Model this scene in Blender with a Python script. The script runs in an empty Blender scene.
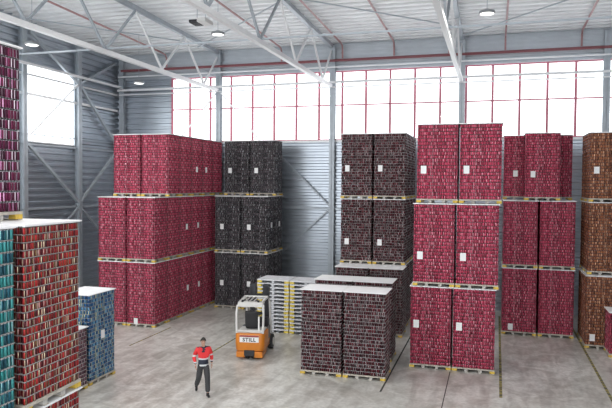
import bpy, math, random
from mathutils import Vector, Matrix
random.seed(7)
PI = math.pi
C = bpy.context.scene.collection
def R(d): return math.radians(d)

# ------------------------------------------------------------------ materials
def nodes(name):
    m = bpy.data.materials.new(name); m.use_nodes = True
    nt = m.node_tree
    return m, nt, nt.nodes['Principled BSDF']
def setc(b, col, rough=.5, metal=0.0, spec=None):
    b.inputs['Base Color'].default_value = (*col, 1)
    b.inputs['Roughness'].default_value = rough
    b.inputs['Metallic'].default_value = metal
    if spec is not None: b.inputs['Specular IOR Level'].default_value = spec
def N(nt, t, **k):
    n = nt.nodes.new(t)
    for a, v in k.items(): setattr(n, a, v)
    return n
def mat(name, col, rough=.5, metal=0.0, noise=.0, scale=6.0, spec=None):
    m, nt, b = nodes(name); setc(b, col, rough, metal, spec)
    if noise:
        tc = N(nt, 'ShaderNodeTexCoord'); nz = N(nt, 'ShaderNodeTexNoise')
        nz.inputs['Scale'].default_value = scale; nz.inputs['Detail'].default_value = 4
        nt.links.new(tc.outputs['Object'], nz.inputs['Vector'])
        r = N(nt, 'ShaderNodeValToRGB')
        r.color_ramp.elements[0].position = .3; r.color_ramp.elements[1].position = .7
        r.color_ramp.elements[0].color = (*[c*(1-noise) for c in col], 1)
        r.color_ramp.elements[1].color = (*[min(1, c*(1+noise)) for c in col], 1)
        nt.links.new(nz.outputs['Fac'], r.inputs['Fac']); nt.links.new(r.outputs['Color'], b.inputs['Base Color'])
    return m
def emit(name, col, s):
    m, nt, b = nodes(name); setc(b, col, .4)
    b.inputs['Emission Color'].default_value = (*col, 1); b.inputs['Emission Strength'].default_value = s
    return m
def can_print(name, ustops, vstops=None, rough=.33, metal=.5, var=.34):
    """printed can wall: u runs round the can (integer part is a number per can), v runs up it"""
    m, nt, b = nodes(name); setc(b, (1, 1, 1), rough, metal)
    L = nt.links.new
    uv = N(nt, 'ShaderNodeUVMap'); uv.uv_map = 'print'
    sp = N(nt, 'ShaderNodeSeparateXYZ'); L(uv.outputs['UV'], sp.inputs[0])
    fr = N(nt, 'ShaderNodeMath', operation='FRACT'); L(sp.outputs['X'], fr.inputs[0])
    fl = N(nt, 'ShaderNodeMath', operation='FLOOR'); L(sp.outputs['X'], fl.inputs[0])
    wn = N(nt, 'ShaderNodeTexWhiteNoise', noise_dimensions='1D'); L(fl.outputs[0], wn.inputs['W'])
    def ramp(stops, src):
        r = N(nt, 'ShaderNodeValToRGB'); cr = r.color_ramp; cr.interpolation = 'CONSTANT'
        cr.elements[0].position = stops[0][0]; cr.elements[0].color = stops[0][1] if len(stops[0][1]) == 4 else (*stops[0][1], 1)
        cr.elements[1].position = stops[1][0]; cr.elements[1].color = stops[1][1] if len(stops[1][1]) == 4 else (*stops[1][1], 1)
        for p, c in stops[2:]:
            e = cr.elements.new(p); e.color = c if len(c) == 4 else (*c, 1)
        L(src, r.inputs['Fac']); return r
    col = ramp(ustops, fr.outputs[0]).outputs['Color']
    if vstops:
        r2 = ramp(vstops, sp.outputs['Y'])
        mx = N(nt, 'ShaderNodeMix', data_type='RGBA')
        L(r2.outputs['Alpha'], mx.inputs[0]); L(col, mx.inputs[6]); L(r2.outputs['Color'], mx.inputs[7])
        col = mx.outputs[2]
    hs = N(nt, 'ShaderNodeHueSaturation')
    mr = N(nt, 'ShaderNodeMapRange'); mr.inputs['To Min'].default_value = 1-var; mr.inputs['To Max'].default_value = 1+var
    L(wn.outputs['Value'], mr.inputs['Value']); L(mr.outputs[0], hs.inputs['Value']); L(col, hs.inputs['Color'])
    L(hs.outputs['Color'], b.inputs['Base Color'])
    return m

M = {}
M['silver'] = mat('can_aluminium', (.45, .45, .47), .25, .9)
M['board'] = mat('pale_board', (.88, .88, .89), .6, 0, .03, 3)
M['pad'] = mat('grey_layer_pad', (.30, .30, .31), .7)
M['padshade'] = mat('layer_pad_row_shade', (.09, .05, .055), .8)  # pad darkened to paint the shade between can rows
M['padmid'] = mat('layer_pad_mid', (.42, .41, .40), .7)
M['padlight'] = mat('layer_pad_light', (.66, .64, .62), .7)
M['wood'] = mat('pale_pallet_wood', (.46, .42, .36), .8, 0, .2, 9)
M['block'] = mat('grey_pallet_block', (.42, .40, .37), .8, 0, .2, 9)
M['yellow'] = mat('yellow_pallet_block', (.62, .42, .06), .6, 0, .2, 9)
M['emptygrey'] = mat('pale_grey_pallet', (.70, .71, .74), .6, 0, .08, 9)
M['brightyellow'] = mat('bright_yellow_block', (.72, .55, .08), .55, 0, .12, 9)
M['paper'] = mat('white_paper', (.85, .85, .85), .7)
M['white_steel'] = mat('white_painted_steel', (.84, .85, .86), .35, .1)
M['grey_steel'] = mat('grey_galvanised_steel', (.42, .46, .50), .42, .35, .08, 3)
M['dark_steel'] = mat('dark_grey_steel', (.16, .18, .20), .45, .4)
M['red_steel'] = mat('glare_paled_red_steel', (.62, .20, .27), .5)  # red paled towards pink to imitate window glare on the mullions
M['pipe_red'] = mat('dull_red_pipe', (.24, .08, .09), .45)
M['pipe_pink'] = mat('pale_red_pipe', (.42, .22, .22), .3)
M['siding'] = mat('blue_grey_metal_siding', (.44, .48, .53), .3, .75, .06, 1.2)
M['siding_light'] = mat('pale_grey_metal_siding', (.52, .56, .60), .4, .35, .05, 1.2)
M['deck'] = mat('pale_steel_roof_deck', (.80, .81, .82), .4, .2, .05, .8)
M['black'] = mat('black_rubber', (.02, .02, .022), .6)
M['black_metal'] = mat('black_metal', (.035, .035, .04), .4, .3)
M['orange_paint'] = mat('orange_paint', (.62, .20, .018), .32, 0, .05, 4)
M['guard'] = mat('pale_grey_paint', (.66, .65, .63), .4)
M['dark_red'] = mat('dark_red_paint', (.28, .03, .03), .5)
M['sticker'] = mat('white_sticker', (.85, .84, .82), .5)
M['lamp'] = emit('lamp_diffuser', (1, .98, .95), 1.6)
M['lampcase'] = mat('lamp_casing', (.35, .37, .38), .5, .4)

# floor: stained concrete
def floor_mat():
    m, nt, b = nodes('stained_concrete'); setc(b, (.4, .4, .4), .42)
    L = nt.links.new
    tc = N(nt, 'ShaderNodeTexCoord')
    def noise(sc, det, dist=0, stretch=None):
        n = N(nt, 'ShaderNodeTexNoise'); n.inputs['Scale'].default_value = sc
        n.inputs['Detail'].default_value = det; n.inputs['Distortion'].default_value = dist
        if stretch:
            mp = N(nt, 'ShaderNodeMapping'); mp.inputs['Scale'].default_value = stretch
            L(tc.outputs['Object'], mp.inputs[0]); L(mp.outputs[0], n.inputs['Vector'])
        else: L(tc.outputs['Object'], n.inputs['Vector'])
        return n
    def ramp(n, a, b_, c0, c1):
        r = N(nt, 'ShaderNodeValToRGB'); r.color_ramp.elements[0].position = a; r.color_ramp.elements[1].position = b_
        r.color_ramp.elements[0].color = (*c0, 1); r.color_ramp.elements[1].color = (*c1, 1)
        L(n.outputs['Fac'], r.inputs['Fac']); return r
    def mul(x, y, f=1.0):
        k = N(nt, 'ShaderNodeMix', data_type='RGBA', blend_type='MULTIPLY'); k.inputs[0].default_value = f
        L(x, k.inputs[6]); L(y, k.inputs[7]); return k.outputs[2]
    base = ramp(noise(.35, 5, .6), .35, .7, (.66, .65, .61), (.82, .81, .775)).outputs[0]
    st = ramp(noise(1.1, 8, 1.5), .38, .6, (.74, .72, .70), (1, 1, 1)).outputs[0]
    fine = ramp(noise(9, 6), .3, .62, (.80, .79, .78), (1, 1, 1)).outputs[0]
    tyre = ramp(noise(.9, 6, .8, (2.6, .45, 1)), .36, .56, (.66, .65, .64), (1, 1, 1)).outputs[0]
    c = mul(mul(mul(base, st), fine), tyre, .7)
    L(c, b.inputs['Base Color'])
    rr = N(nt, 'ShaderNodeMapRange'); rr.inputs['To Min'].default_value = .22; rr.inputs['To Max'].default_value = .46; b.inputs['Specular IOR Level'].default_value = .9
    L(noise(1.3, 5).outputs['Fac'], rr.inputs['Value']); L(rr.outputs[0], b.inputs['Roughness'])
    return m
M['floor'] = floor_mat()
def line_mat(name, col):
    m, nt, b = nodes(name); setc(b, col, .6); L = nt.links.new
    tc = N(nt, 'ShaderNodeTexCoord'); n = N(nt, 'ShaderNodeTexNoise'); n.inputs['Scale'].default_value = 5; n.inputs['Detail'].default_value = 5
    L(tc.outputs['Object'], n.inputs['Vector'])
    r = N(nt, 'ShaderNodeValToRGB'); r.color_ramp.elements[0].position = .42; r.color_ramp.elements[1].position = .58
    r.color_ramp.elements[0].color = (.09, .085, .06, 1); r.color_ramp.elements[1].color = (*col, 1)
    L(n.outputs['Fac'], r.inputs['Fac']); L(r.outputs[0], b.inputs['Base Color']); return m
M['yline'] = line_mat('worn_yellow_line', (.36, .31, .09))
M['joint'] = mat('dark_floor_joint', (.05, .05, .045), .8)
def glass_mat():
    m = bpy.data.materials.new('window_glass'); m.use_nodes = True; nt = m.node_tree
    nt.nodes.clear()
    o = N(nt, 'ShaderNodeOutputMaterial'); mx = N(nt, 'ShaderNodeMixShader'); t = N(nt, 'ShaderNodeBsdfTransparent'); g = N(nt, 'ShaderNodeBsdfGlossy')
    t.inputs[0].default_value = (.97, .98, .98, 1); g.inputs['Roughness'].default_value = .03
    mx.inputs[0].default_value = .05
    nt.links.new(t.outputs[0], mx.inputs[1]); nt.links.new(g.outputs[0], mx.inputs[2]); nt.links.new(mx.outputs[0], o.inputs[0])
    return m
M['glass'] = glass_mat()

# ------------------------------------------------------------------ mesh builder
class MB:
    def __init__(s): s.v = []; s.f = []; s.mi = []; s.uv = []
    def face(s, idx, mi=0, uv=None): s.f.append(idx); s.mi.append(mi); s.uv.append(uv)
    def box(s, x0, y0, z0, x1, y1, z1, mi=0, rot=None, bev=0):
        b = len(s.v)
        P = [(x0,y0,z0),(x1,y0,z0),(x1,y1,z0),(x0,y1,z0),(x0,y0,z1),(x1,y0,z1),(x1,y1,z1),(x0,y1,z1)]
        if rot:
            c, mtx = rot; P = [tuple(mtx @ (Vector(p)-Vector(c)) + Vector(c)) for p in P]
        s.v += P
        for f in ((0,3,2,1),(4,5,6,7),(0,1,5,4),(1,2,6,5),(2,3,7,6),(3,0,4,7)): s.face(tuple(b+i for i in f), mi)
        return s
    def tube(s, pts, r, n=8, mi=0, caps=True):
        pts = [Vector(p) for p in pts]; rs = r if isinstance(r, (list, tuple)) else [r]*len(pts)
        b = len(s.v)
        for i, p in enumerate(pts):
            d = (pts[min(i+1, len(pts)-1)] - pts[max(i-1, 0)]).normalized()
            a = Vector((0,0,1)) if abs(d.z) < .9 else Vector((1,0,0))
            u = d.cross(a).normalized(); w = d.cross(u)
            for k in range(n):
                t = 2*PI*(k+.5)/n; s.v.append(tuple(p + (u*math.cos(t) + w*math.sin(t))*rs[i]))
        for i in range(len(pts)-1):
            for k in range(n):
                s.face((b+i*n+k, b+i*n+(k+1)%n, b+(i+1)*n+(k+1)%n, b+(i+1)*n+k), mi)
        if caps:
            s.face(tuple(b+k for k in range(n))[::-1], mi); s.face(tuple(b+(len(pts)-1)*n+k for k in range(n)), mi)
        return s
    def lathe(s, prof, c=(0,0,0), n=20, mi=0, axis='z'):
        b = len(s.v)
        for r, h in prof:
            for k in range(n):
                t = 2*PI*k/n; a, q = r*math.cos(t), r*math.sin(t)
                p = (a, q, h) if axis == 'z' else ((h, a, q) if axis == 'x' else (a, h, q))
                s.v.append(tuple(Vector(c)+Vector(p)))
        for i in range(len(prof)-1):
            for k in range(n): s.face((b+i*n+k, b+i*n+(k+1)%n, b+(i+1)*n+(k+1)%n, b+(i+1)*n+k), mi)
        s.face(tuple(b+k for k in range(n))[::-1], mi); s.face(tuple(b+(len(prof)-1)*n+k for k in range(n)), mi)
        return s
    def prism(s, poly, a0, a1, axis='x', mi=0):
        b = len(s.v); n = len(poly)
        for a in (a0, a1):
            for (p, q) in poly: s.v.append((a, p, q) if axis == 'x' else ((p, a, q) if axis == 'y' else (p, q, a)))
        for k in range(n): s.face((b+k, b+(k+1)%n, b+n+(k+1)%n, b+n+k), mi)
        s.face(tuple(b+k for k in range(n))[::-1], mi); s.face(tuple(b+n+k for k in range(n)), mi)
        return s
    def mesh(s, name, mats, uvname=None):
        me = bpy.data.meshes.new(name); me.from_pydata(s.v, [], s.f); me.update()
        for m in (mats if isinstance(mats, (list, tuple)) else [mats]): me.materials.append(m)
        me.polygons.foreach_set('material_index', s.mi)
        if uvname:
            lay = me.uv_layers.new(name=uvname); i = 0
            for f, uv in zip(s.f, s.uv):
                for k in range(len(f)):
                    if uv: lay.data[i].uv = uv[k]
                    i += 1
        return me
    def build(s, name, mats, parent=None, loc=(0,0,0), rotz=0, smooth=False, bevel=0, recalc=True):
        me = s.mesh(name, mats)
        if recalc:
            import bmesh
            bm = bmesh.new(); bm.from_mesh(me); bmesh.ops.recalc_face_normals(bm, faces=bm.faces); bm.to_mesh(me); bm.free()
        if smooth: me.polygons.foreach_set('use_smooth', [True]*len(me.polygons)); me.set_sharp_from_angle(angle=R(40))
        o = bpy.data.objects.new(name, me); C.objects.link(o); o.location = loc; o.rotation_euler = (0, 0, rotz)
        if parent: o.parent = parent
        if bevel:
            bv = o.modifiers.new('bevel', 'BEVEL'); bv.width = bevel; bv.segments = 2; bv.limit_method = 'ANGLE'
        return o
def thing(name, label, cat, loc=(0,0,0), rotz=0, group=None):
    o = bpy.data.objects.new(name, None); C.objects.link(o); o.empty_display_size = .2
    o.location = loc; o.rotation_euler = (0, 0, rotz); tag(o, label, cat, group); return o
def tag(o, label, cat, group=None):
    o['label'] = label; o['category'] = cat
    if group: o['group'] = group
    return o
def struct(o): o['kind'] = 'structure'; return o
def kids(o): return KIDS.get(o.name, [])
KIDS = {}
def link_mesh(name, me, parent, loc=(0,0,0)):
    o = bpy.data.objects.new(name, me); C.objects.link(o); o.parent = parent; o.location = loc
    KIDS.setdefault(parent.name, []).append(o); return o
def copy_tree(o, parent=None):
    c = o.copy(); C.objects.link(c)
    if parent: c.parent = parent; KIDS.setdefault(parent.name, []).append(c)
    for ch in list(KIDS.get(o.name, [])): copy_tree(ch, c)
    return c

# ------------------------------------------------------------------ camera
cam = bpy.data.cameras.new('camera'); co = bpy.data.objects.new('camera', cam); C.objects.link(co)
Rr = ((0.95850827, 0.28497142, 0.00729283), (-0.01615135, 0.02874793, 0.9994562), (-0.2846068, 0.95810482, -0.0321578))
mw = Matrix.Identity(4)
for i in range(3):
    mw[i][0] = Rr[0][i]; mw[i][1] = Rr[1][i]; mw[i][2] = -Rr[2][i]
mw[2][3] = 6.6
co.matrix_world = mw
cam.sensor_fit = 'HORIZONTAL'; cam.sensor_width = 36; cam.lens = 629.78/612*36
cam.clip_end = 300
bpy.context.scene.camera = co

# ------------------------------------------------------------------ setting
YW, XL, XR, Y0 = 34.5, -22.5, 8.5, -3.0
fl = MB(); fl.box(XL-.2, Y0, -.2, XR, YW+.3, 0)
struct(fl.build('floor', M['floor']))

def rib_profile(a0, a1, pitch, depth):
    pts = []; a = a0
    while a < a1 - 1e-6:
        for f, d in ((0, 0), (.42, 0), (.54, depth), (.88, depth), (1.0, 0)):
            p = min(a + f*pitch, a1); pts.append((p, d))
        a += pitch
    return pts
def siding_back(x0, x1, z0, z1, pitch=.33, depth=.075):
    m = MB(); pr = rib_profile(z0, z1, pitch, depth)
    for (z, d) in pr:
        m.v += [(x0, YW-d, z), (x1, YW-d, z)]
    for i in range(len(pr)-1): m.face((2*i, 2*i+1, 2*i+3, 2*i+2), 0)
    b = m.v.__len__(); m.box(x0, YW+.02, z0, x1, YW+.14, z1, 0); return m
def add(m, o):
    b = len(m.v); m.v += o.v; m.f += [tuple(b+i for i in f) for f in o.f]; m.mi += o.mi; m.uv += o.uv; return m
SILL, WTOP, WZ0 = 9.05, 12.92, -18.8
wb = siding_back(XL, XR, 0, SILL)
add(wb, siding_back(XL, WZ0, SILL, WTOP)); 
struct(wb.build('wall_back', [M['siding']], recalc=False))
wu = siding_back(XL, XR, WTOP+.02, 14.7, .22, .03)
struct(wu.build('wall_back_upper', [M['siding_light']], recalc=False))

def siding_left(y0, y1, z0, z1, pitch=.33, depth=.075):
    m = MB(); pr = rib_profile(z0, z1, pitch, depth)
    for (z, d) in pr: m.v += [(XL+d, y0, z), (XL+d, y1, z)]
    for i in range(len(pr)-1): m.face((2*i, 2*i+2, 2*i+3, 2*i+1), 0)
    m.box(XL-.14, y0, z0, XL-.02, y1, z1, 0); return m
LW0, LW1 = 8.6, 12.55
wl = siding_left(Y0, YW, 0, LW0); add(wl, siding_left(30.25, YW, LW0, LW1)); add(wl, siding_left(Y0, YW, LW1, 15.5))
add(wl, siding_left(Y0, 4.6, LW0, LW1))
struct(wl.build('wall_left', [M['siding']], recalc=False))
wr = MB(); wr.box(XR, Y0, 0, XR+.2, YW+.2, 15.3)
struct(wr.build('wall_right', [M['siding_light']]))

# roof deck: trapezoidal ribs along X, falling gently towards the back wall
def zr(y): return 14.42 + (YW - y)*.025
dk = MB(); pr = []
y = Y0
while y < YW-.01:
    for f, d in ((0, 0), (.40, 0), (.46, .25), (.94, .25)): pr.append((y+f*.58, d))
    y += .58
pr = [(min(a, YW), d) for a, d in pr] + [(YW, 0)]
for (a, d) in pr: dk.v += [(XL, a, zr(a)+d), (XR, a, zr(a)+d)]
for i in range(len(pr)-1): dk.face((2*i, 2*i+2, 2*i+3, 2*i+1), 0)
b = len(dk.v)
dk.v += [(XL-.2, Y0, zr(Y0)+.26), (XR+.2, Y0, zr(Y0)+.26), (XR+.2, YW+.2, zr(YW)+.26), (XL-.2, YW+.2, zr(YW)+.26),
         (XL-.2, Y0, zr(Y0)+.4), (XR+.2, Y0, zr(Y0)+.4), (XR+.2, YW+.2, zr(YW)+.4), (XL-.2, YW+.2, zr(YW)+.4)]
for f in ((0,1,2,3),(4,7,6,5),(0,4,5,1),(1,5,6,2),(2,6,7,3),(3,7,4,0)): dk.face(tuple(b+i for i in f))
struct(dk.build('ceiling', M['deck'], recalc=False))

# windows of the back wall, one per bay, each with red mullions and panes
MX = [-18.76] + [-16.23+1.343*k for k in range(-1, 21)]
POST = [-15.6, -8.68, -1.67, 5.3]
edges = [WZ0] + POST + [XR]
for n in range(len(edges)-1):
    a, b_ = edges[n], edges[n+1]
    w = struct(bpy.data.objects.new('window_%d' % (n+1), None)); C.objects.link(w)
    f = MB()
    for x in MX:
        if a-.05 <= x <= b_+.05 and not (x > XR-.1): f.box(x-.06, YW-.03, SILL, x+.06, YW+.06, WTOP)
    f.box(a, YW-.028, 10.98, b_, YW+.05, 11.05); f.box(a, YW-.028, WTOP-.08, b_, YW+.05, WTOP)
    f.box(a, YW-.028, SILL, b_, YW+.05, SILL+.07)
    f.build('window_frame', M['red_steel'], w)
    g = MB(); g.box(a, YW+.065, SILL, b_, YW+.075, WTOP); g.build('window_pane', M['glass'], w)
# left wall windows
LP = [4.6, 8.9, 13.2, 17.5, 21.8, 26.1, 30.25]
for n in range(len(LP)-1):
    a, b_ = LP[n], LP[n+1]
    w = struct(bpy.data.objects.new('window_%d' % (n+6), None)); C.objects.link(w)
    f = MB(); f.box(XL-.05, a, LW0, XL+.04, b_, LW0+.07); f.box(XL-.05, a, LW1-.07, XL+.04, b_, LW1)
    f.box(XL-.05, a, 10.95, XL+.03, b_, 11.02)
    f.build('window_frame', M['white_steel'], w)
    g = MB(); g.box(XL-.1, a, LW0, XL-.09, b_, LW1); g.build('window_pane', M['glass'], w)
# trims
t = MB(); t.box(XL, YW-.10, 13.02, XR, YW-.02, 13.20); struct(t.build('trim_1', M['siding']))
t = MB(); t.box(WZ0, YW-.09, 8.95, XR, YW-.0, 9.06); struct(t.build('trim_2', M['white_steel']))
# floor joints and painted lines
def strip(p, q, w, m, name):
    p, q = Vector((*p, 0)), Vector((*q, 0)); d = (q-p).normalized(); s = Vector((-d.y, d.x, 0))*w/2
    k = MB(); k.v = [tuple(p+s), tuple(p-s), tuple(q-s), tuple(q+s)]
    k.v = [(x, y_, .004) for x, y_, _ in k.v] + [(x, y_, -.01) for x, y_, _ in k.v]
    for f in ((0,1,2,3),(4,7,6,5),(0,4,5,1),(1,5,6,2),(2,6,7,3),(3,7,4,0)): k.face(f)
    return struct(k.build(name, m))
strip((-10.42, 21.6), (-10.42, 25.2), .07, M['yline'], 'trim_3')
strip((-14.0, 22.2), (-14.0, 25.6), .07, M['yline'], 'trim_4')
strip((3.62, 18.5), (3.62, 33), .09, M['yline'], 'trim_5')
strip((.33, 20.3), (.40, 33), .09, M['yline'], 'trim_6')
strip((-3.34, 19.7), (-3.34, 33), .06, M['joint'], 'trim_7')
strip((-1.36, 14), (-1.36, 22.6), .03, M['joint'], 'trim_8')

# ------------------------------------------------------------------ steelwork
ORD = ['first', 'second', 'third', 'fourth', 'fifth', 'sixth', 'seventh', 'eighth', 'ninth', 'tenth', 'eleventh', 'twelfth',
       'thirteenth', 'fourteenth', 'fifteenth', 'sixteenth']
def hcol(x, y, z1, along, name, label):
    """H-section steel column, flanges facing the room"""
    m = MB(); w, d, t_ = .15, .28, .022
    if along == 'back':
        m.box(x-w, y-d, 0, x+w, y-d+t_, z1); m.box(x-w, y-t_, 0, x+w, y, z1); m.box(x-t_/2, y-d, 0, x+t_/2, y, z1)
        m.box(x-w-.04, y-d-.03, 0, x+w+.04, y+.0, .03)
    else:
        m.box(x, y-w, 0, x+t_, y+w, z1); m.box(x+d-t_, y-w, 0, x+d, y+w, z1); m.box(x, y-t_/2, 0, x+d, y+t_/2, z1)
        m.box(x, y-w-.04, 0, x+d+.03, y+w+.04, .03)
    return tag(m.build(name, M['grey_steel']), label, 'column', 'steel wall columns')
bl = ['steel column at the back wall where the left truss ends, above the long red stack',
      'steel column at the back wall between the charcoal stack and the dark maroon stack',
      'steel column at the back wall behind the twin red tower', 'steel column at the back wall beyond the right edge of the photo']
for x, lb in zip(POST, bl): hcol(x, YW-.05, 14.3, 'back', 'steel_column', lb)
hcol(-12.2, YW-.05, 9.0, 'back', 'steel_column', 'short steel column at the back wall behind the right side of the charcoal stack')
hcol(-22.1, YW-.05, 14.3, 'back', 'steel_column', 'steel column in the corner where left and back walls meet')
for y_, lb in ((25.95, 'steel column on the left wall just right of the tall purple can load'),
               (30.25, 'steel column on the left wall between its window and the corner bay'),
               (21.8, 'steel column on the left wall hidden behind the tall purple can load')):
    hcol(XL+.05, y_, 14.5, 'left', 'steel_column', lb)
def member(p, q, r, m, name, label, cat, grp=None, n=4):
    k = MB(); k.tube([p, q], r, n); return tag(k.build(name, M[m]), label, cat, grp)
RL = 'rails along the left wall'; RB = 'rails along the back wall'
for z_, r_, x_, mm, lb in ((12.42, .085, XL+.42, 'white_steel', 'uppermost white rail running along the left wall'),
                   (11.97, .07, XL+.12, 'white_steel', 'second white rail down across the left wall window'),
                   (11.0, .085, XL+.12, 'white_steel', 'third rail down crossing the left wall window'),
                   (9.0, .035, XL+.12, 'grey_steel', 'thin rail near the foot of the left wall window'),
                   (8.5, .06, XL+.12, 'grey_steel', 'rail just below the left wall window'),
                   (5.22, .06, XL+.12, 'grey_steel', 'lowest rail on the left wall, at mid height of the red stack')):
    member((x_, 14, z_), (x_, YW-.35, z_), r_, mm, 'wall_rail', lb, 'rail', RL)
for z_, r_, y_, mm, x0, x1, lb in ((12.22, .08, YW-.55, 'white_steel', XL+.3, XR, 'upper white rail crossing in front of the back windows'),
                   (11.97, .045, YW-.4, 'white_steel', XL+.3, XR, 'lower white rail crossing in front of the back windows'),
                   (5.22, .06, YW-.13, 'grey_steel', -15.4, -1.8, 'grey rail at mid height of the back wall right of the charcoal stack'),
                   (13.05, .05, YW-.5, 'white_steel', XL+.3, XR, 'white rail above the back windows under the red pipe')):
    member((x0, y_, z_), (x1, y_, z_), r_, mm, 'wall_rail', lb, 'rail', RB)
BR = 'diagonal wall braces'
xb = XL+.28
for (a, b_, r_, mm, lb) in (
    ((26.3, 14.1), (30.1, 12.1), .10, 'grey_steel', 'diagonal brace on left wall from roof down to the middle column'),
    ((33.7, 13.8), (30.3, 12.1), .10, 'grey_steel', 'diagonal brace on left wall rising from middle column to the corner'),
    ((26.3, 8.95), (30.1, 12.0), .055, 'white_steel', 'thin white brace across the left wall window'),
    ((34.0, 8.75), (30.3, 12.0), .10, 'grey_steel', 'diagonal brace on left wall falling from middle column toward the corner'),
    ((26.2, 8.45), (30.1, 5.5), .10, 'grey_steel', 'diagonal brace below the left wall window, falling to the middle column'),
    ((34.0, 8.6), (30.3, 5.5), .10, 'grey_steel', 'diagonal brace beside the red stack rising toward the corner'),
    ((26.2, 2.3), (30.1, 5.2), .07, 'grey_steel', 'low diagonal brace on the left wall above the blue can pallet'),
    ((34.0, 2.3), (30.3, 5.2), .07, 'grey_steel', 'low diagonal brace behind the long red stack')):
    member((xb, *a), (xb, *b_), r_, mm, 'wall_brace', lb, 'brace', BR)
yb = YW-.25
for (a, b_, r_, mm, lb) in (
    ((-12.2, 8.65), (-8.85, 5.4), .06, 'grey_steel', 'diagonal brace falling right from the top of the charcoal stack'),
    ((-12.2, 2.1), (-8.85, 5.15), .06, 'grey_steel', 'diagonal brace rising right from the foot of the charcoal stack'),
    ((-18.9, 8.4), (-15.75, 11.9), .045, 'white_steel', 'white brace across back windows, left of the left column'),
    ((-12.2, 8.2), (-15.45, 11.9), .045, 'white_steel', 'white brace across back windows, right of the left column')):
    member((a[0], yb, a[1]), (b_[0], yb, b_[1]), r_, mm, 'wall_brace', lb, 'brace', BR)

# trusses
def truss(x, y_start, label):
    t = thing('roof_truss', label, 'truss', (x, YW-.3, 12.05), 0, 'roof trusses')
    L0 = lambda y_, z_: (0, y_-(YW-.3), z_-12.05)
    def part(nm, p, q, r, mm='white_steel', sx=1.0):
        k = MB(); k.tube([p, q], r, 4); o = k.build(nm, M[mm], t); return o
    part('bottom_chord', L0(y_start, 12.05), L0(YW-.33, 12.05), .135)
    part('top_chord', L0(y_start, zr(y_start)-.16), L0(YW-.2, zr(YW)-.16), .14, 'grey_steel')
    bn = [32.4-4.68*k for k in range(7) if 32.4-4.68*k > y_start]; tn = [34.35, 30.05, 25.35, 20.7, 16.0, 11.3, 6.6]
    for i, yb_ in enumerate(bn):
        for yt in (tn[i], tn[i+1] if i+1 < len(tn) else None):
            if yt and yt > y_start: part('web_member', L0(yb_, 12.15), L0(yt, zr(yt)-.28), .062, 'white_steel' if i < 2 else 'grey_steel')
    return t
truss(-15.65, 4, 'white steel roof truss, leftmost, its lower chord starting at the top left corner')
truss(-8.75, 4, 'white steel roof truss, the middle one, ending at the column by the charcoal stack')
truss(-1.7, 4, 'white steel roof truss, rightmost in view, ending above the twin red tower')
# ties and roof bracing rods
member((XL+.3, 23.1, 12.2), (XR, 23.1, 12.2), .045, 'grey_steel', 'roof_tie', 'long thin tie beam crossing all trusses below the roof', 'beam')
RO = 'roof bracing rods'
for p, q, lb in (((-15.6, 31.5, 14.0), (-8.8, 25.3, 14.2), 'bracing rod under the roof between left and middle truss'),
             ((-8.7, 24.0, 14.2), (-1.7, 30.5, 14.0), 'bracing rod under the roof between middle and right truss'),
             ((-1.6, 32.4, 14.0), (5.3, 25.0, 14.2), 'bracing rod under the roof right of the right truss'),
             ((-22.0, 24.0, 14.3), (-15.7, 30.6, 14.1), 'bracing rod under the roof near the left wall')):
    member(p, q, .035, 'grey_steel', 'bracing_rod', lb, 'rod', RO)
# sprinkler pipes
member((XL+.4, YW-.32, 13.45), (XR, YW-.32, 13.45), .075, 'pipe_red', 'sprinkler_main', 'long dull red pipe running along the back wall above the windows', 'pipe', None, 10)
PG = 'red sprinkler pipes under the roof'
for x, lb in ((-18.95, 'red pipe under the roof near the left wall, left of the left truss'), (-11.65, 'red pipe under the roof between left and middle truss'),
          (-8.1, 'red pipe under the roof just right of the middle truss'), (-5.25, 'red pipe under the roof above the maroon stack'),
          (-2.35, 'red pipe under the roof just left of the right truss'), (.48, 'red pipe under the roof between right truss and far right pipe'),
          (4.1, 'red pipe under the roof nearest the right edge')):
    k = MB(); pts = [(x, 6, zr(6)-.10), (x, YW-.75, zr(YW)-.12), (x, YW-.5, zr(YW)-.17), (x, YW-.38, 14.1), (x, YW-.34, 13.54)]
    k.tube(pts, .05, 8); tag(k.build('sprinkler_pipe', M['pipe_pink'], smooth=True), lb, 'pipe', PG)
# lamps
LAMPW = 130
def lamp(x, y_, z_, label):
    t = thing('pendant_lamp', label, 'lamp', (x, y_, z_), 0, 'round pendant lamps')
    k = MB(); k.lathe([(.08, .14), (.12, .10), (.27, .07), (.29, .02), (.29, -.02), (.26, -.03)], n=20); k.build('lamp_shade', M['lampcase'], t, smooth=True)
    k = MB(); k.lathe([(.25, -.03), (.2, -.05), (.05, -.06)], n=20); k.build('diffuser', M['lamp'], t)
    k = MB(); k.tube([(0, 0, .14), (0, 0, zr(y_)-z_)], .012, 6); k.build('cable', M['grey_steel'], t)
    ld = bpy.data.lights.new('lamp_light', 'AREA'); ld.shape = 'DISK'; ld.size = .5; ld.energy = LAMPW; ld.color = (1, .97, .93)
    lo = bpy.data.objects.new('lamp_light', ld); C.objects.link(lo); lo.parent = t; lo.location = (0, 0, -.075)
for i_, lx in enumerate((-18.4, -11.4, -4.8)):  # unseen lamps added on the left side only, to brighten the floor
    for j_, ly in enumerate((17.0, 9.5, 2.0)):
        lamp(lx, ly, 12.9, 'added unseen fill lamp overhead, row %s, %s from the left wall' % (('one', 'two', 'three')[j_], ORD[i_]))
lamp(-18.31, 30.0, 11.94, 'round lamp hanging near the corner above the long red stack')
lamp(-.32, 24.0, 12.85, 'round lamp hanging from the roof above the twin red tower')
lamp(-11.42, 25.0, 12.99, 'round lamp hanging between the left and middle trusses')
lamp(-18.45, 22.0, 12.3, 'round lamp hanging beside the left wall window at the left edge')
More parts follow.
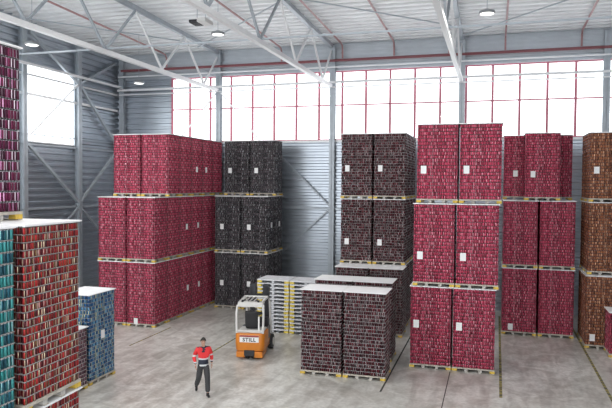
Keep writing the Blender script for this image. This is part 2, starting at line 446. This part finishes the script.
t = thing('air_unit', 'flat white ceiling unit with dark louvre beside the middle truss', 'ceiling unit', (-12.2, 25.0, 13.55))
k = MB(); k.box(-.02, -.4, -.08, .36, .4, .08); k.build('casing', M['guard'], t)
k = MB(); k.box(-.42, -.35, -.06, -.03, .35, .04); [k.box(-.41+.065*i, -.33, -.09, -.39+.065*i, .33, -.06) for i in range(6)]; k.build('louvre', M['black_metal'], t)
k = MB(); k.tube([(.2, 0, .08), (.2, 0, 1.05)], .015, 6); k.tube([(-.2, 0, .04), (-.2, 0, 1.05)], .015, 6); k.build('hanger_rod', M['grey_steel'], t)

# ------------------------------------------------------------------ can pallets
PW, PD, PH, TOPH = 1.46, 1.20, .15, .04
def pallet_parts(parent, wood, corner, mid, name='wooden_pallet', xs=(-.24, .24), cw=.085):
    k = MB(); k.box(-PW/2, -PD/2, .122, PW/2, PD/2, .148)
    for yy in (-PD/2, -.05, PD/2-.1): k.box(-PW/2, yy, .10, PW/2, yy+.1, .122)
    for xx in (-PW/2, -.27, .17, PW/2-.1): k.box(xx, -PD/2, 0, xx+.1, PD/2, .018)
    me = k.mesh(name, M[wood])
    deck = link_mesh('deck' if name == 'deck' else name, me, parent)
    cb = MB(); cb.box(-cw, -.07, 0, cw, .07, .082); cme = cb.mesh('corner_block', M[corner])
    mb = MB(); mb.box(-.055, -.06, 0, .055, .06, .082); mme = mb.mesh('block', M[mid])
    hold = parent if name == 'deck' else deck
    for xx in (-PW/2+cw, *xs, PW/2-cw):
        for yy in (-PD/2+.07, 0, PD/2-.07):
            edge = abs(xx) > .5 and yy != 0
            link_mesh('corner_block' if edge else 'block', cme if edge else mme, hold, (xx, yy, .018))
    return deck

def layer_mesh(kind, nx, ny_rows, r, h, var, mats, w, d):
    """one layer of cans: the outer ring stands as real cans, hexagonally nested; a block stands for the hidden inner ones"""
    rnd = random.Random(hash_(kind)+var*31)
    m = MB(); n = 9
    bodyh = h-.006
    prof = [(r*.76, 0), (r*.955, h*.05), (r*.955, h*.90), (r*.76, h*.97), (r*.78, bodyh)]
    pos = []
    px = (w-2*r)/(nx-1); ny = ny_rows; py = (d-2*r)/(ny-1)
    for j in range(ny):
        off = (j + (var if kind == 'maroon' else 0)) % 2
        cnt = nx - off
        for i in range(cnt):
            if j in (0, ny-1) or i == 0 or i == cnt-1:
                pos.append((-w/2+r+px*(i+off*.5), -d/2+r+py*j))
    for c, (x, y_) in enumerate(pos):
        jx, jy = rnd.uniform(-.0015, .0015), rnd.uniform(-.0015, .0015)
        t0 = rnd.random()*2*PI; b = len(m.v)
        for (rr, hh) in prof:
            for q in range(n):
                t = t0+2*PI*q/n; m.v.append((x+jx+rr*math.cos(t), y_+jy+rr*math.sin(t), hh))
        for a in range(len(prof)-1):
            for q in range(n):
                q2 = (q+1) % n; u0, u1 = c+var*211+(q+.001)/n, c+var*211+(q+.999)/n
                va, vb = prof[a][1]/h, prof[a+1][1]/h
                m.face((b+a*n+q, b+a*n+q2, b+(a+1)*n+q2, b+(a+1)*n+q), 0 if a == 1 else 1, ((u0, va), (u1, va), (u1, vb), (u0, vb)))
    s = 2*r*.9
    m.box(-w/2+s, -d/2+s, 0, w/2-s, d/2-s, bodyh, 0)
    me = m.mesh('can_layer', mats, 'print')
    sm = [len(f) == 4 and i < len(m.f)-6 for i, f in enumerate(m.f)]
    me.polygons.foreach_set('use_smooth', sm)
    return me
def hash_(s): return sum(ord(c)*(i+3) for i, c in enumerate(s))

SIL = (.70, .70, .72)
KINDS = {  # print stops also paint dark gaps between cans and pale sparkle
 'red': dict(u=[(0, (.40, .035, .08)), (.30, (.80, .46, .52)), (.37, (.48, .045, .10)), (.64, (.15, .012, .028)), (.78, (.54, .09, .15))], pad='padshade', word='red'),
 'charcoal': dict(u=[(0, (.028, .028, .034)), (.34, (.40, .40, .41)), (.42, (.045, .045, .05)), (.80, (.15, .125, .14))], pad='padshade', word='charcoal'),
 'maroon': dict(u=[(0, (.048, .011, .016)), (.42, (.58, .54, .54)), (.48, (.11, .016, .024)), (.82, (.025, .010, .014)), (.96, (.50, .46, .46))], pad='padmid', word='dark maroon'),
 'orange': dict(u=[(0, (.30, .10, .045)), (.40, (.72, .46, .30)), (.50, (.22, .07, .035)), (.75, (.10, .04, .03)), (.85, (.45, .19, .09))], pad='padshade', word='copper orange'),
 'brick': dict(u=[(0, (.20, .012, .016)), (.30, (.62, .52, .36)), (.37, (.08, .010, .016)), (.58, (.34, .022, .022)), (.80, (.12, .08, .03)), (.92, (.50, .30, .28))], pad='padmid', word='brick red and cream'),
 'teal': dict(u=[(0, (.02, .17, .17)), (.35, (.30, .50, .53)), (.45, (.01, .07, .10)), (.80, (.05, .26, .26))], pad='padmid', word='teal', big=True),
 'blue': dict(u=[(0, (.03, .12, .28)), (.28, (.55, .52, .25)), (.38, (.08, .24, .40)), (.62, (.30, .46, .55)), (.76, (.015, .06, .16))], pad='padmid', word='blue and yellow'),
 'mauve': dict(u=[(0, (.20, .09, .11)), (.4, (.40, .30, .34)), (.5, (.10, .05, .07))], pad='padmid', word='mauve brown'),
 'purple': dict(u=[(0, (.09, .006, .035)), (.30, (.55, .28, .44)), (.40, (.12, .010, .045)), (.66, (.55, .46, .52)), (.73, (.04, .005, .02))], pad='black', word='purple', big=True),  # black pad colour stands for the dark gaps between rows
}
_lab = MB(); _lab.box(-.10, -.006, -.14, .10, 0, .14); LABEL_ME = _lab.mesh('paper_label', M['paper'])
_top = MB(); _top.box(-PW/2-.02, -PD/2-.02, 0, PW/2+.02, PD/2+.02, .022); 
_top.box(-PW/2, -PD/2, -.012, PW/2, -PD/2+.03, 0); _top.box(-PW/2, PD/2-.03, -.012, PW/2, PD/2, 0)
TOP_ME = _top.mesh('top_board', M['board'])
LAYERS = {}; PADS = {}
def proto(kind, nl):
    K = KINDS[kind]; big = K.get('big')
    if kind not in LAYERS:
        body = can_print('printed_%s_can' % kind, K['u'], None)
        r, h = (.033, .1209) if not big else (.0335, .1738)
        w, d = PW-.03, PD-.03
        nx = int(w/(2*r)); nyr = 1+int((d-2*r)/(2*r*.866))
        LAYERS[kind] = [layer_mesh(kind, nx, nyr, r, h-.006, v, [body, M['silver']], w, d) for v in range(6)]
        pd = MB(); e = .001 if K['pad'] == 'padmid' else -.010; pd.box(-w/2-e, -d/2-e, 0, w/2+e, d/2+e, .005); PADS[kind] = pd.mesh('layer_pad', M[K['pad']])
    h = .1738 if big else .1209
    t = thing('can_pallet', 'x', 'pallet of cans', (0, 0, -50))
    pallet_parts(t, 'wood', 'yellow', 'block')
    for i in range(nl):
        o = link_mesh('can_layer', LAYERS[kind][SEQ[i] % 6], t, (0, 0, PH+h*i))
        link_mesh('layer_pad', PADS[kind], o, (0, 0, h-.0055))
    z = PH+h*nl
    link_mesh('top_board', TOP_ME, t, (0, 0, z+.012))
    return t, z
PROTO = {}
SEQ = [0, 3, 1, 4, 2, 5, 0, 2, 4, 1, 3, 5, 2, 0, 5, 1, 4, 0, 3, 2, 5, 1, 4, 3, 0]
def can_pallet(kind, x, y, z, label, group, front='y', yaw=0.0, nl=None, lab='', sy=1.0):
    """x, y: centre of footprint"""
    nl = nl or (16 if KINDS[kind].get('big') else 23)
    key = (kind, nl)
    if key not in PROTO: PROTO[key] = proto(kind, nl); t = PROTO[key][0]
    else: t = copy_tree(PROTO[key][0])
    # labels are added per copy, after the shared copy is made
    t.location = (x, y, z); t.rotation_euler = (0, 0, yaw)
    tag(t, label, 'pallet of cans', group)
    return t
PEND = []
def paper(t, side, u, h):
    PEND.append((t, side, u, h))

TZ = 2.97
PX, PY = 1.52, 1.25
def T(i): return TZ*i
tiername = ['bottom', 'middle', 'top']
# A: long red stack at the left
xr = -14.62
def stackx(right, c, px=PX): return right - px*c - PW/2
GA = 'red can pallets of the long left stack'
pos_w = ['front', 'second', 'third', 'fourth', 'fifth', 'rearmost']
for ti in range(3):
    y0 = 25.27 if ti < 2 else 26.52
    rows = 6 if ti < 2 else 5
    for r in range(rows):
        t = can_pallet('red', stackx(xr, 0), y0+PY*r+PD/2, T(ti), 'pallet of red cans, %s tier of the long left stack, %s along its right side' % (tiername[ti], pos_w[r] if r < rows-1 else 'rearmost'), GA)
        if ti == 2 and r in (2,): paper(t, 'R', -.15, 1.35)
        if ti == 2 and r in (3,): paper(t, 'R', -.3, 1.35)
        if ti == 1 and r in (2, 3): paper(t, 'R', .0, 1.45)
        if ti == 0 and r in (2, 3): paper(t, 'R', .1, 1.35)
        if ti == 0 and r == 0: paper(t, 'F', -.25, .25)
    for r in range(2 if ti < 2 else 1):
        can_pallet('red', stackx(xr, 1), y0+PY*r+PD/2, T(ti), 'red can pallet, %s tier of the long left stack, left column, %s' % (tiername[ti], 'at the front' if r == 0 else 'behind the front one'), GA)
# B: charcoal stack
xr = -11.12; GB = 'charcoal can pallets of the stack by the back wall'
for ti in range(3):
    for c in range(2):
        for r in range(2 if ti < 2 else 1):
            y0 = 30.5 if ti < 2 else 31.72
            t = can_pallet('charcoal', stackx(xr, c), y0+PY*r+PD/2, T(ti), 'pallet of charcoal cans, %s tier, %s column, %s' % (tiername[ti], ('right', 'left')[c], ('front row', 'rear row')[r]) if ti < 2 else 'pallet of charcoal cans, top tier, %s column' % ('right', 'left')[c], GB)
            if r == 0: paper(t, 'F', -.38 if ti == 2 else -.3, 1.35)
            if ti == 1 and c == 0: paper(t, 'R', .0, 1.45)
# C: dark maroon stacks in the middle
GC = 'dark maroon can pallets in the middle block'
for c in range(2):
    col = ('right', 'left')[c]
    t = can_pallet('maroon', stackx(-3.36, c), 20.75+PD/2, 0, 'low pallet of dark maroon cans nearest the camera, %s one of the front pair' % col, GC)
    can_pallet('maroon', stackx(-3.52, c), 23.1+PD/2, 0, 'low pallet of dark maroon cans just behind the front pair, %s' % col, GC)
    can_pallet('maroon', stackx(-3.66, c), 26.95+PD/2, 0, 'single dark maroon can pallet at the foot of the tall maroon stack, %s' % col, GC)
for ti in range(3):
    for c in range(2):
        for r in range(3 if c == 0 else 1):
            t = can_pallet('maroon', stackx(-3.75, c), 28.22+1.32*r+PD/2, T(ti), 'dark maroon can pallet, %s tier of the tall stack, %s column, %s' % (tiername[ti], ('right', 'left')[c], ('front', 'second row', 'third row')[r]), GC)
            if r == 0 and ti: paper(t, 'F', -.42, 1.38 if ti == 2 else 1.0)
# D: twin red tower
GD = 'red can pallets of the twin tower'
for ti in range(3):
    for c in range(2):
        xr_ = (.15, .23, .29)[ti]
        t = can_pallet('red', stackx(xr_, c, 1.50), (22.72 if ti < 2 else 23.02)+PD/2, T(ti), 'pallet of red cans, %s tier of the twin tower in front right, %s one' % (tiername[ti], ('right', 'left')[c]), GD, nl=22 if ti == 2 else None)
        paper(t, 'F', -.48 if ti else -.5, (1.6, 1.1, 1.2)[ti])
# E: red stack behind
GE = 'red can pallets of the rear right stack'
for ti in range(3):
    for c in range(2):
        for r in range(2):
            if ti == 2 and r == 0: continue
            t = can_pallet('red', stackx(3.42, c), 29.1+PY*r+(.3 if ti == 2 else 0)+PD/2, T(ti), 'pallet of red cans, %s tier of the rear right stack, %s column%s' % (tiername[ti], ('right', 'left')[c], ('', ', rear row')[r] if ti < 2 else ', set back'), GE)
            if c == 1 and (ti == 0 and r == 0): paper(t, 'F', -.35, .35)
            if ti == 2 and c == 1: paper(t, 'F', -.2, 1.2)
t = can_pallet('red', 2.06, 29.34+PD/2, T(2), 'pallet of red cans alone at the front of the rear right stack top', GE); paper(t, 'F', -.4, 1.15)
# O: copper stack at right edge
GO = 'copper can pallets at the right edge'
for ti in range(3):
    for r in range(2):
        t = can_pallet('orange', (3.66 if ti == 0 else 3.74)+PW/2, (27.62 if ti == 0 else 27.92)+PY*r+PD/2, T(ti), 'pallet of copper orange cans, %s tier at the right edge, %s' % (tiername[ti], ('front', 'rear')[r]), GO, nl=22 if ti == 2 else None)
        if r == 0 and ti != 1: paper(t, 'F', -.45, 1.3 if ti else .45)
can_pallet('red', 4.36+PW/2, 26.35+PD/2, 0, 'low pallet of red cans at the right edge in front of copper cans', None, nl=13)
# foreground at left
ya = R(90)
for ti in range(2):
    can_pallet('brick', -7.53, 8.73, T(ti), 'pallet of brick red and cream cans at the left edge, %s of its stack' % ('bottom', 'second')[ti], 'brick red can pallets at the left edge', yaw=R(92.5))
    can_pallet('brick', -8.98, 8.68, T(ti), 'pallet of brick red cans under the tall purple load, %s' % ('floor level', 'upper')[ti], 'brick red can pallets at the left edge', yaw=ya)
    can_pallet('teal', -7.49, 7.11, T(ti), 'pallet of teal cans at the far left edge, %s of its stack' % ('bottom', 'second')[ti], 'teal can pallets at the left edge', yaw=ya)
can_pallet('purple', -8.41, 8.32, T(2), 'tall load of purple cans at top left, resting on brick red pallets', None, yaw=ya)
t = can_pallet('blue', -13.0, 18.06, 0, 'pallet of blue and yellow cans with white top on the floor at left', None, yaw=ya); paper(t, 'F', -.0, 1.55)
can_pallet('mauve', -12.95, 16.45, 0, 'low pallet of mauve brown cans beside the blue can pallet', None, yaw=ya, nl=15)
for t, side, u, h in PEND:
    # fronts face -Y of the world; pallets turned by 90 degrees show their -Y side to the right
    o = link_mesh('paper_label', LABEL_ME, t)
    if side == 'F' and abs(t.rotation_euler[2]) < .1: o.location = (u, -PD/2-.002, h)
    elif side == 'F': o.location = (u, -PD/2-.002, h)
    else: o.location = (PW/2+.002, u, h); o.rotation_euler = (0, 0, R(90))
    o['label'] = 'white paper label'

# stacks of empty pallets
e0 = thing('empty_pallet', 'x', 'pallet', (0, 0, 0))
pallet_parts(e0, 'emptygrey', 'brightyellow', 'emptygrey', 'deck', (0,), .10)
for c in range(2):
    for i in range(14):
        t = e0 if (c, i) == (0, 0) else copy_tree(e0)
        t.location = (-9.27+1.52*c+random.uniform(-.012, .012), 26.15+PD/2+random.uniform(-.012, .012), (.168*i))
        t.scale = (1, 1, 1.125)
        where = ('left stack right of the forklift', 'right stack beside the maroon cans')[c]
        lv = 'topmost' if i == 13 else ('lowest' if i == 0 else '%s from the floor' % ORD[i])
        tag(t, 'empty grey pallet with yellow corners, %s, %s' % (where, lv), 'pallet', 'empty grey pallets in two stacks')

# ------------------------------------------------------------------ forklift
F = thing('forklift', 'orange forklift with pale cab frame seen from behind', 'forklift', (-8.62, 21.72, 0), R(10))
def rbox(x0, y0, z0, x1, y1, z1, nm, m, par, bev=.02):
    k = MB(); k.box(x0, y0, z0, x1, y1, z1); return k.build(nm, m, par, bevel=bev)
# counterweight: rounded plan, tapered at the bottom
cw = MB()
def plan(hw, y0, y1, rr):
    pts = []
    for k in range(7): a = PI+ k*PI/12; pts.append((-hw+rr+rr*math.cos(a), y0+rr+rr*math.sin(a)))
    for k in range(7): a = 1.5*PI+ k*PI/12; pts.append((hw-rr+rr*math.cos(a), y0+rr+rr*math.sin(a)))
    pts += [(hw, y1), (-hw, y1)]; return pts
levels = [(.30, .50, .10), (.36, .54, .03), (.60, .56, 0.0), (.95, .555, .02), (1.00, .53, .05)]
rows = []
for z, hw, yo in levels:
    pts = plan(hw, yo, .95, .2); rows.append(len(cw.v)); cw.v += [(a, b_, z) for a, b_ in pts]
n = 16
for i in range(len(levels)-1):
    for k in range(n): cw.face((rows[i]+k, rows[i]+(k+1)%n, rows[i+1]+(k+1)%n, rows[i+1]+k))
cw.face(tuple(range(rows[0], rows[0]+n))[::-1]); cw.face(tuple(range(rows[-1], rows[-1]+n)))
body = cw.build('counterweight', M['orange_paint'], F, smooth=True)
k = MB()
for s in (-1, 1): k.box(s*.34-.16, .012, .10, s*.34+.16, .9, .32)
k.build('counterweight_foot', M['orange_paint'], F, bevel=.03)
rbox(-.20, -.006, .16, .20, .4, .38, 'axle_recess', M['black_metal'], F)
rbox(-.50, .95, .25, .50, 1.75, .62, 'chassis', M['orange_paint'], F)
rbox(-.49, .1, 1.0, .49, 1.0, 1.06, 'rear_cover', M['guard'], F, .03)
k = MB(); k.box(-.36, -.016, .68, .36, -.002, .94); pn = k.build('name_panel', M['sticker'], F)
k = MB(); k.box(-.36, -.022, .88, .36, -.017, .94); k.build('red_stripe', M['dark_red'], pn)
tc = bpy.data.curves.new('lettering', 'FONT'); tc.body = 'STILL'; tc.size = .19; tc.extrude = .004; tc.align_x = 'CENTER'; tc.offset = .006; tc.space_character = 1.15
to = bpy.data.objects.new('lettering', tc); C.objects.link(to); to.rotation_euler = (R(90), 0, 0); to.location = (0, -.020, .715)
bpy.context.view_layer.update()
tm = bpy.data.meshes.new_from_object(to.evaluated_get(bpy.context.evaluated_depsgraph_get())); tm.materials.clear(); tm.materials.append(M['black_metal'])
bpy.data.objects.remove(to); lt = bpy.data.objects.new('lettering', tm); C.objects.link(lt); lt.parent = pn; lt.rotation_euler = (R(90), 0, 0); lt.location = (0, -.020, .715)
# overhead guard
k = MB()
for s in (-1, 1):
    k.tube([(s*.50, .10, 1.0), (s*.515, .12, 1.75), (s*.49, .17, 2.02), (s*.44, .26, 2.12), (s*.44, 1.35, 2.16), (s*.46, 1.75, 1.95), (s*.49, 1.95, .6)], .042, 8)
k.tube([(-.49, .17, 2.02), (.49, .17, 2.02)], .05, 8); k.tube([(-.44, 1.35, 2.16), (.44, 1.35, 2.16)], .035, 8)
k.box(-.46, .13, 1.98, .46, .36, 2.15)
g = k.build('overhead_guard', M['guard'], F, smooth=True)
for i in range(6): b = MB(); b.box(-.40+.155*i, .2, 2.12, -.375+.155*i, 1.4, 2.155); b.build('guard_bar', M['guard'], g)
for s in (-1, 1): b = MB(); b.lathe([(.03, 0), (.045, .02), (.045, .09), (.03, .1)], (s*.3, .2, 2.13), 12); b.build('work_lamp', M['black_metal'], g)
b = MB(); b.box(-.5, .085, 1.06, .5, .11, 1.12); b.build('guard_sill', M['guard'], g)
# gas strut / white lever seen through
rbox(.30, .14, 1.08, .36, .18, 1.62, 'white_pillar', M['sticker'], F, .01)
# seat
s_ = MB(); s_.box(-.26, .55, 1.06, .26, 1.05, 1.22); st = s_.build('seat', M['black'], F, bevel=.05)
s_ = MB(); s_.box(-.25, .42, 1.15, .25, .56, 1.78, rot=((0, .5, 1.15), Matrix.Rotation(R(8), 3, 'X'))); s_.build('backrest', M['black'], st, bevel=.05)
s_ = MB(); s_.lathe([(.16, 0), (.19, .012), (.19, .03), (.16, .04)], (0, 1.38, 1.42), 20); s_.tube([(0, 1.38, 1.4), (0, 1.65, 1.0)], .03, 8); s_.build('steering_wheel', M['black'], F)
rbox(-.45, 1.58, .6, .45, 1.72, 1.3, 'dashboard', M['black_metal'], F)
# side panels
rbox(.47, .95, .55, .53, 1.5, 1.02, 'side_panel', M['dark_steel'], F); rbox(-.53, .95, .55, -.47, 1.5, 1.02, 'side_panel', M['dark_steel'], F)
def wheel(x, y_, r, w, par):
    k = MB(); k.lathe([(r*.9, -w/2), (r, -w/2+.02), (r, w/2-.02), (r*.9, w/2)], (x, y_, r), 24, axis='x'); wl_ = k.build('wheel', M['black'], par, smooth=True)
    k = MB(); k.lathe([(r*.5, -w/2-.01), (r*.55, 0), (r*.5, w/2+.01)], (x, y_, r), 16, axis='x'); k.build('hub', M['guard'], wl_)
wheel(-.11, .30, .21, .13, F); wheel(.11, .30, .21, .13, F); wheel(.50, 1.85, .30, .2, F); wheel(-.50, 1.85, .30, .2, F)
# mast
k = MB()
for s in (-1, 1):
    k.box(s*.34-.05, 2.0, .08, s*.34+.05, 2.14, 2.42); k.box(s*.25-.04, 2.05, .08, s*.25+.04, 2.16, 2.38)
for z in (.5, 1.3, 2.05): k.box(-.36, 2.08, z, .36, 2.14, z+.1)
k.build('mast', M['black_metal'], F)
k = MB()
for s in (-1, 1): k.box(s*.27-.13, 2.0, 2.1, s*.27+.13, 2.12, 2.55)
k.build('mast_head', M['black_metal'], F, bevel=.02)
k = MB(); [k.box(s*.28-.05, 2.2, .08, s*.28+.05, 3.25, .12) for s in (-1, 1)]; [k.box(s*.28-.05, 2.16, .08, s*.28+.05, 2.21, .7) for s in (-1, 1)]
k.build('forks', M['black_metal'], F)
k = MB(); k.box(-.48, 2.13, .25, .48, 2.17, .33); k.box(-.48, 2.13, .62, .48, 2.17, .7); k.build('fork_carriage', M['black_metal'], F)

# ------------------------------------------------------------------ person
def skin(name, chains, mat_, parent=None, sub=2, root=0):
    """chains: list of lists of (x,y,z,r); identical points are merged so that limbs join"""
    verts, rad, ed, idx = [], [], [], {}
    for ch in chains:
        prev = None
        for (x, y_, z, *r) in ch:
            kx = (round(x, 4), round(y_, 4), round(z, 4))
            if kx not in idx: idx[kx] = len(verts); verts.append((x, y_, z)); rad.append(r if len(r) == 2 else (r[0], r[0]))
            i = idx[kx]
            if prev is not None and prev != i: ed.append((prev, i))
            prev = i
    me = bpy.data.meshes.new(name); me.from_pydata(verts, ed, []); o = bpy.data.objects.new(name, me); C.objects.link(o)
    sk = o.modifiers.new('skin', 'SKIN'); sk.use_smooth_shade = True
    if not me.skin_vertices:
        bpy.context.view_layer.objects.active = o
    for i, d in enumerate(me.skin_vertices[0].data):
        d.radius = rad[i]; d.use_root = (i == root)
    sb = o.modifiers.new('sub', 'SUBSURF'); sb.levels = sub; sb.render_levels = sub
    bpy.context.view_layer.update()
    dg = bpy.context.evaluated_depsgraph_get()
    nm = bpy.data.meshes.new_from_object(o.evaluated_get(dg)); nm.name = name
    bpy.data.objects.remove(o)
    nm.materials.clear()
    for mm in (mat_ if isinstance(mat_, list) else [mat_]): nm.materials.append(mm)
    nm.polygons.foreach_set('use_smooth', [True]*len(nm.polygons))
    r = bpy.data.objects.new(name, nm); C.objects.link(r)
    if parent: r.parent = parent
    return r
M['skin'] = mat('skin', (.50, .29, .21), .55)
M['hair'] = mat('dark_short_hair', (.05, .045, .04), .8)
M['jred'] = mat('bright_red_jacket', (.75, .03, .035), .6)
M['jnavy'] = mat('navy_cloth', (.018, .025, .045), .7)
M['reflect'] = mat('silver_reflective_tape', (.72, .74, .76), .4, .2)
M['trouser'] = mat('dark_grey_trousers', (.045, .045, .048), .8)
M['shoe'] = mat('black_shoe', (.015, .015, .016), .5)
# local frame: faces -Y (towards the camera side), x to the photo's right. front foot (photo right), trailing foot (photo left)
Pn = thing('person', 'person walking in a red and navy reflective jacket and dark trousers', 'person', (-8.60, 17.8, 0), R(33))
hip = .93; HL, HR = (-.09, 0, hip-.04), (.09, 0, hip-.04)     # HL photo-left leg = trailing
kneeL, ankL = (-.13, .06, .50), (-.17, .36, .17)
kneeR, ankR = (.11, -.19, .51), (.11, -.24, .09)
shL, shR = (-.185, -.02, 1.44), (.185, -.02, 1.44)
elL, wrL = (-.285, .05, 1.16), (-.25, -.12, .955)
elR, wrR = (.27, .09, 1.17), (.27, .02, .93)
Wd = (0, 0, 1.10); ch = (0, -.02, 1.33); nk = (0, -.03, 1.50)
bodyc = [[(0, 0, hip, .13, .10), (*Wd, .125, .09), (*ch, .15, .10), (*nk, .055, .055), (-.005, -.055, 1.585, .055), (-.01, -.065, 1.66, .078, .09), (-.01, -.06, 1.725, .07, .082)],
         [(*ch, .15, .10), (*shL, .05), (*elL, .038), (*wrL, .027)], [(*ch, .15, .10), (*shR, .05), (*elR, .038), (*wrR, .027)],
         [(0, 0, hip, .13, .10), (*HL, .085), (*kneeL, .055), (*ankL, .038)], [(0, 0, hip, .13, .10), (*HR, .085), (*kneeR, .055), (*ankR, .038)]]
skin('body', bodyc, M['skin'], Pn)
def hand(w, dirv, side, nm):
    d = Vector(dirv).normalized(); w = Vector(w); out = Vector((side, 0, 0)); fw = d.cross(out).normalized()
    palm = w + d*.075
    c = [[(*w, .022, .022), (*(w+d*.03), .026, .020), (*palm, .028, .018)]]
    for j, (o_, l) in enumerate(((-.028, .06), (-.010, .075), (.010, .07), (.028, .055))):
        p0 = palm + fw*o_; p1 = p0 + d*l*.5 - out*.006; p2 = p0 + d*l - out*.025
        c.append([(*palm, .028, .018), (*p0, .011, .011), (*p1, .009, .009), (*p2, .0075, .0075)])
    b0 = w + d*.03 - fw*.02
    c.append([(*(w+d*.03), .026, .020), (*(b0 - fw*.025 + d*.02), .011, .011), (*(b0 - fw*.035 + d*.055 - out*.01), .009, .009)])
    return skin(nm, c, M['skin'], Pn, 1)
hand(wrL, (.05, -.15, -1), -1, 'hand'); hand(wrR, (.0, -.12, -1), 1, 'hand')
# face
hc = Vector((-.01, -.062, 1.68))
k = MB(); k.prism([(-.165, 1.655), (-.135, 1.70), (-.135, 1.652)], -.022, .002, 'x'); k.build('nose', M['skin'], Pn, smooth=True)
for s in (-1, 1):
    k = MB(); k.lathe([(.004, -.004), (.011, 0), (.004, .004)], (-.01+s*.032, -.139, 1.702), 10, axis='y'); k.build('eye', M['shoe'], Pn)
    k = MB(); k.lathe([(.010, -.008), (.024, 0), (.012, .010)], (-.01+s*.082, -.05, 1.675), 10, axis='x'); k.build('ear', M['skin'], Pn)
k = MB(); k.box(-.034, -.141, 1.622, .014, -.128, 1.629); k.build('mouth', mat('lips', (.36, .15, .13), .5), Pn)
# hair cap
bm_ = MB(); n = 18; rows = []
for i in range(7):
    a = i*PI/2/6; rows.append(len(bm_.v))
    for q in range(n):
        t = 2*PI*q/n; front = max(0, -math.sin(t))
        zz = math.sin(a)*.095 - math.cos(a)*(.045*(1-front)-.035*front)
        bm_.v.append((hc.x + .092*math.cos(a)*math.cos(t), hc.y + .012 + .102*math.cos(a)*math.sin(t), hc.z + .035 + zz))
for i in range(6):
    for q in range(n): bm_.face((rows[i]+q, rows[i]+(q+1)%n, rows[i+1]+(q+1)%n, rows[i+1]+q))
bm_.face(tuple(rows[0]+q for q in range(n))[::-1])
bm_.build('hair', M['hair'], Pn, smooth=True)
# jacket
jk = skin('jacket', [[(0, .0, .84, .185, .15), (0, 0, .97, .18, .145), (0, 0, 1.05, .17, .13), (*Wd, .16, .12), (*ch, .185, .135), (0, -.025, 1.455, .11, .095), (0, -.032, 1.525, .078, .075)],
         [(*ch, .185, .135), (*shL, .082), (*elL, .062), (wrL[0]+.002, wrL[1]+.01, wrL[2]+.035, .046)], [(*ch, .185, .135), (*shR, .082), (*elR, .062), (wrR[0], wrR[1]+.006, wrR[2]+.035, .046)]], [M['jred'], M['jnavy'], M['reflect']], Pn)
for p in jk.data.polygons:
    c = p.center; z = c.z; arm = abs(c.x) > .2
    if arm: p.material_index = 2 if (1.20 < z < 1.25 or 1.02 < z < 1.06) else (1 if z < 1.02 else 0)
    else:
        p.material_index = 0
        if z < 1.11: p.material_index = 1
        if 1.11 < z < 1.165 or .90 < z < .955: p.material_index = 2
        if z > 1.49 or (abs(c.x) < .045 and z > 1.36 and c.y < 0): p.material_index = 1
# trousers
skin('trousers', [[(0, .0, 1.06, .14, .11), (0, 0, hip, .155, .12)],
     [(0, 0, hip, .155, .12), (*HL, .118), (*kneeL, .092), (ankL[0], ankL[1], ankL[2]+.02, .08)], [(0, 0, hip, .155, .12), (*HR, .118), (*kneeR, .092), (ankR[0], ankR[1], ankR[2]+.02, .08)]], M['trouser'], Pn, root=1)
skin('shoe', [[(ankR[0], ankR[1]+.04, .050, .045, .045), (ankR[0], ankR[1]-.06, .045, .045, .04), (ankR[0]+.01, ankR[1]-.19, .036, .045, .033)], [(ankR[0], ankR[1]+.04, .050, .045, .045), (ankR[0], ankR[1], .11, .05, .05)]], M['shoe'], Pn)
skin('shoe', [[(ankL[0], ankL[1]+.05, .145, .045, .045), (ankL[0], ankL[1]-.04, .095, .045, .04), (ankL[0]-.02, ankL[1]-.14, .045, .045, .035)], [(ankL[0], ankL[1]+.05, .145, .045, .045), (ankL[0], ankL[1], .19, .05, .05)]], M['shoe'], Pn)

# ------------------------------------------------------------------ light
w = bpy.data.worlds.new('sky'); bpy.context.scene.world = w; w.use_nodes = True
bg = w.node_tree.nodes['Background']; bg.inputs[0].default_value = (.95, .975, 1, 1); bg.inputs[1].default_value = 2.9
sc = bpy.context.scene
sc.view_settings.view_transform = 'Standard'; sc.view_settings.look = 'None'; sc.view_settings.gamma = 1
sc.view_settings.use_curve_mapping = False; sc.view_settings.exposure = 0.1
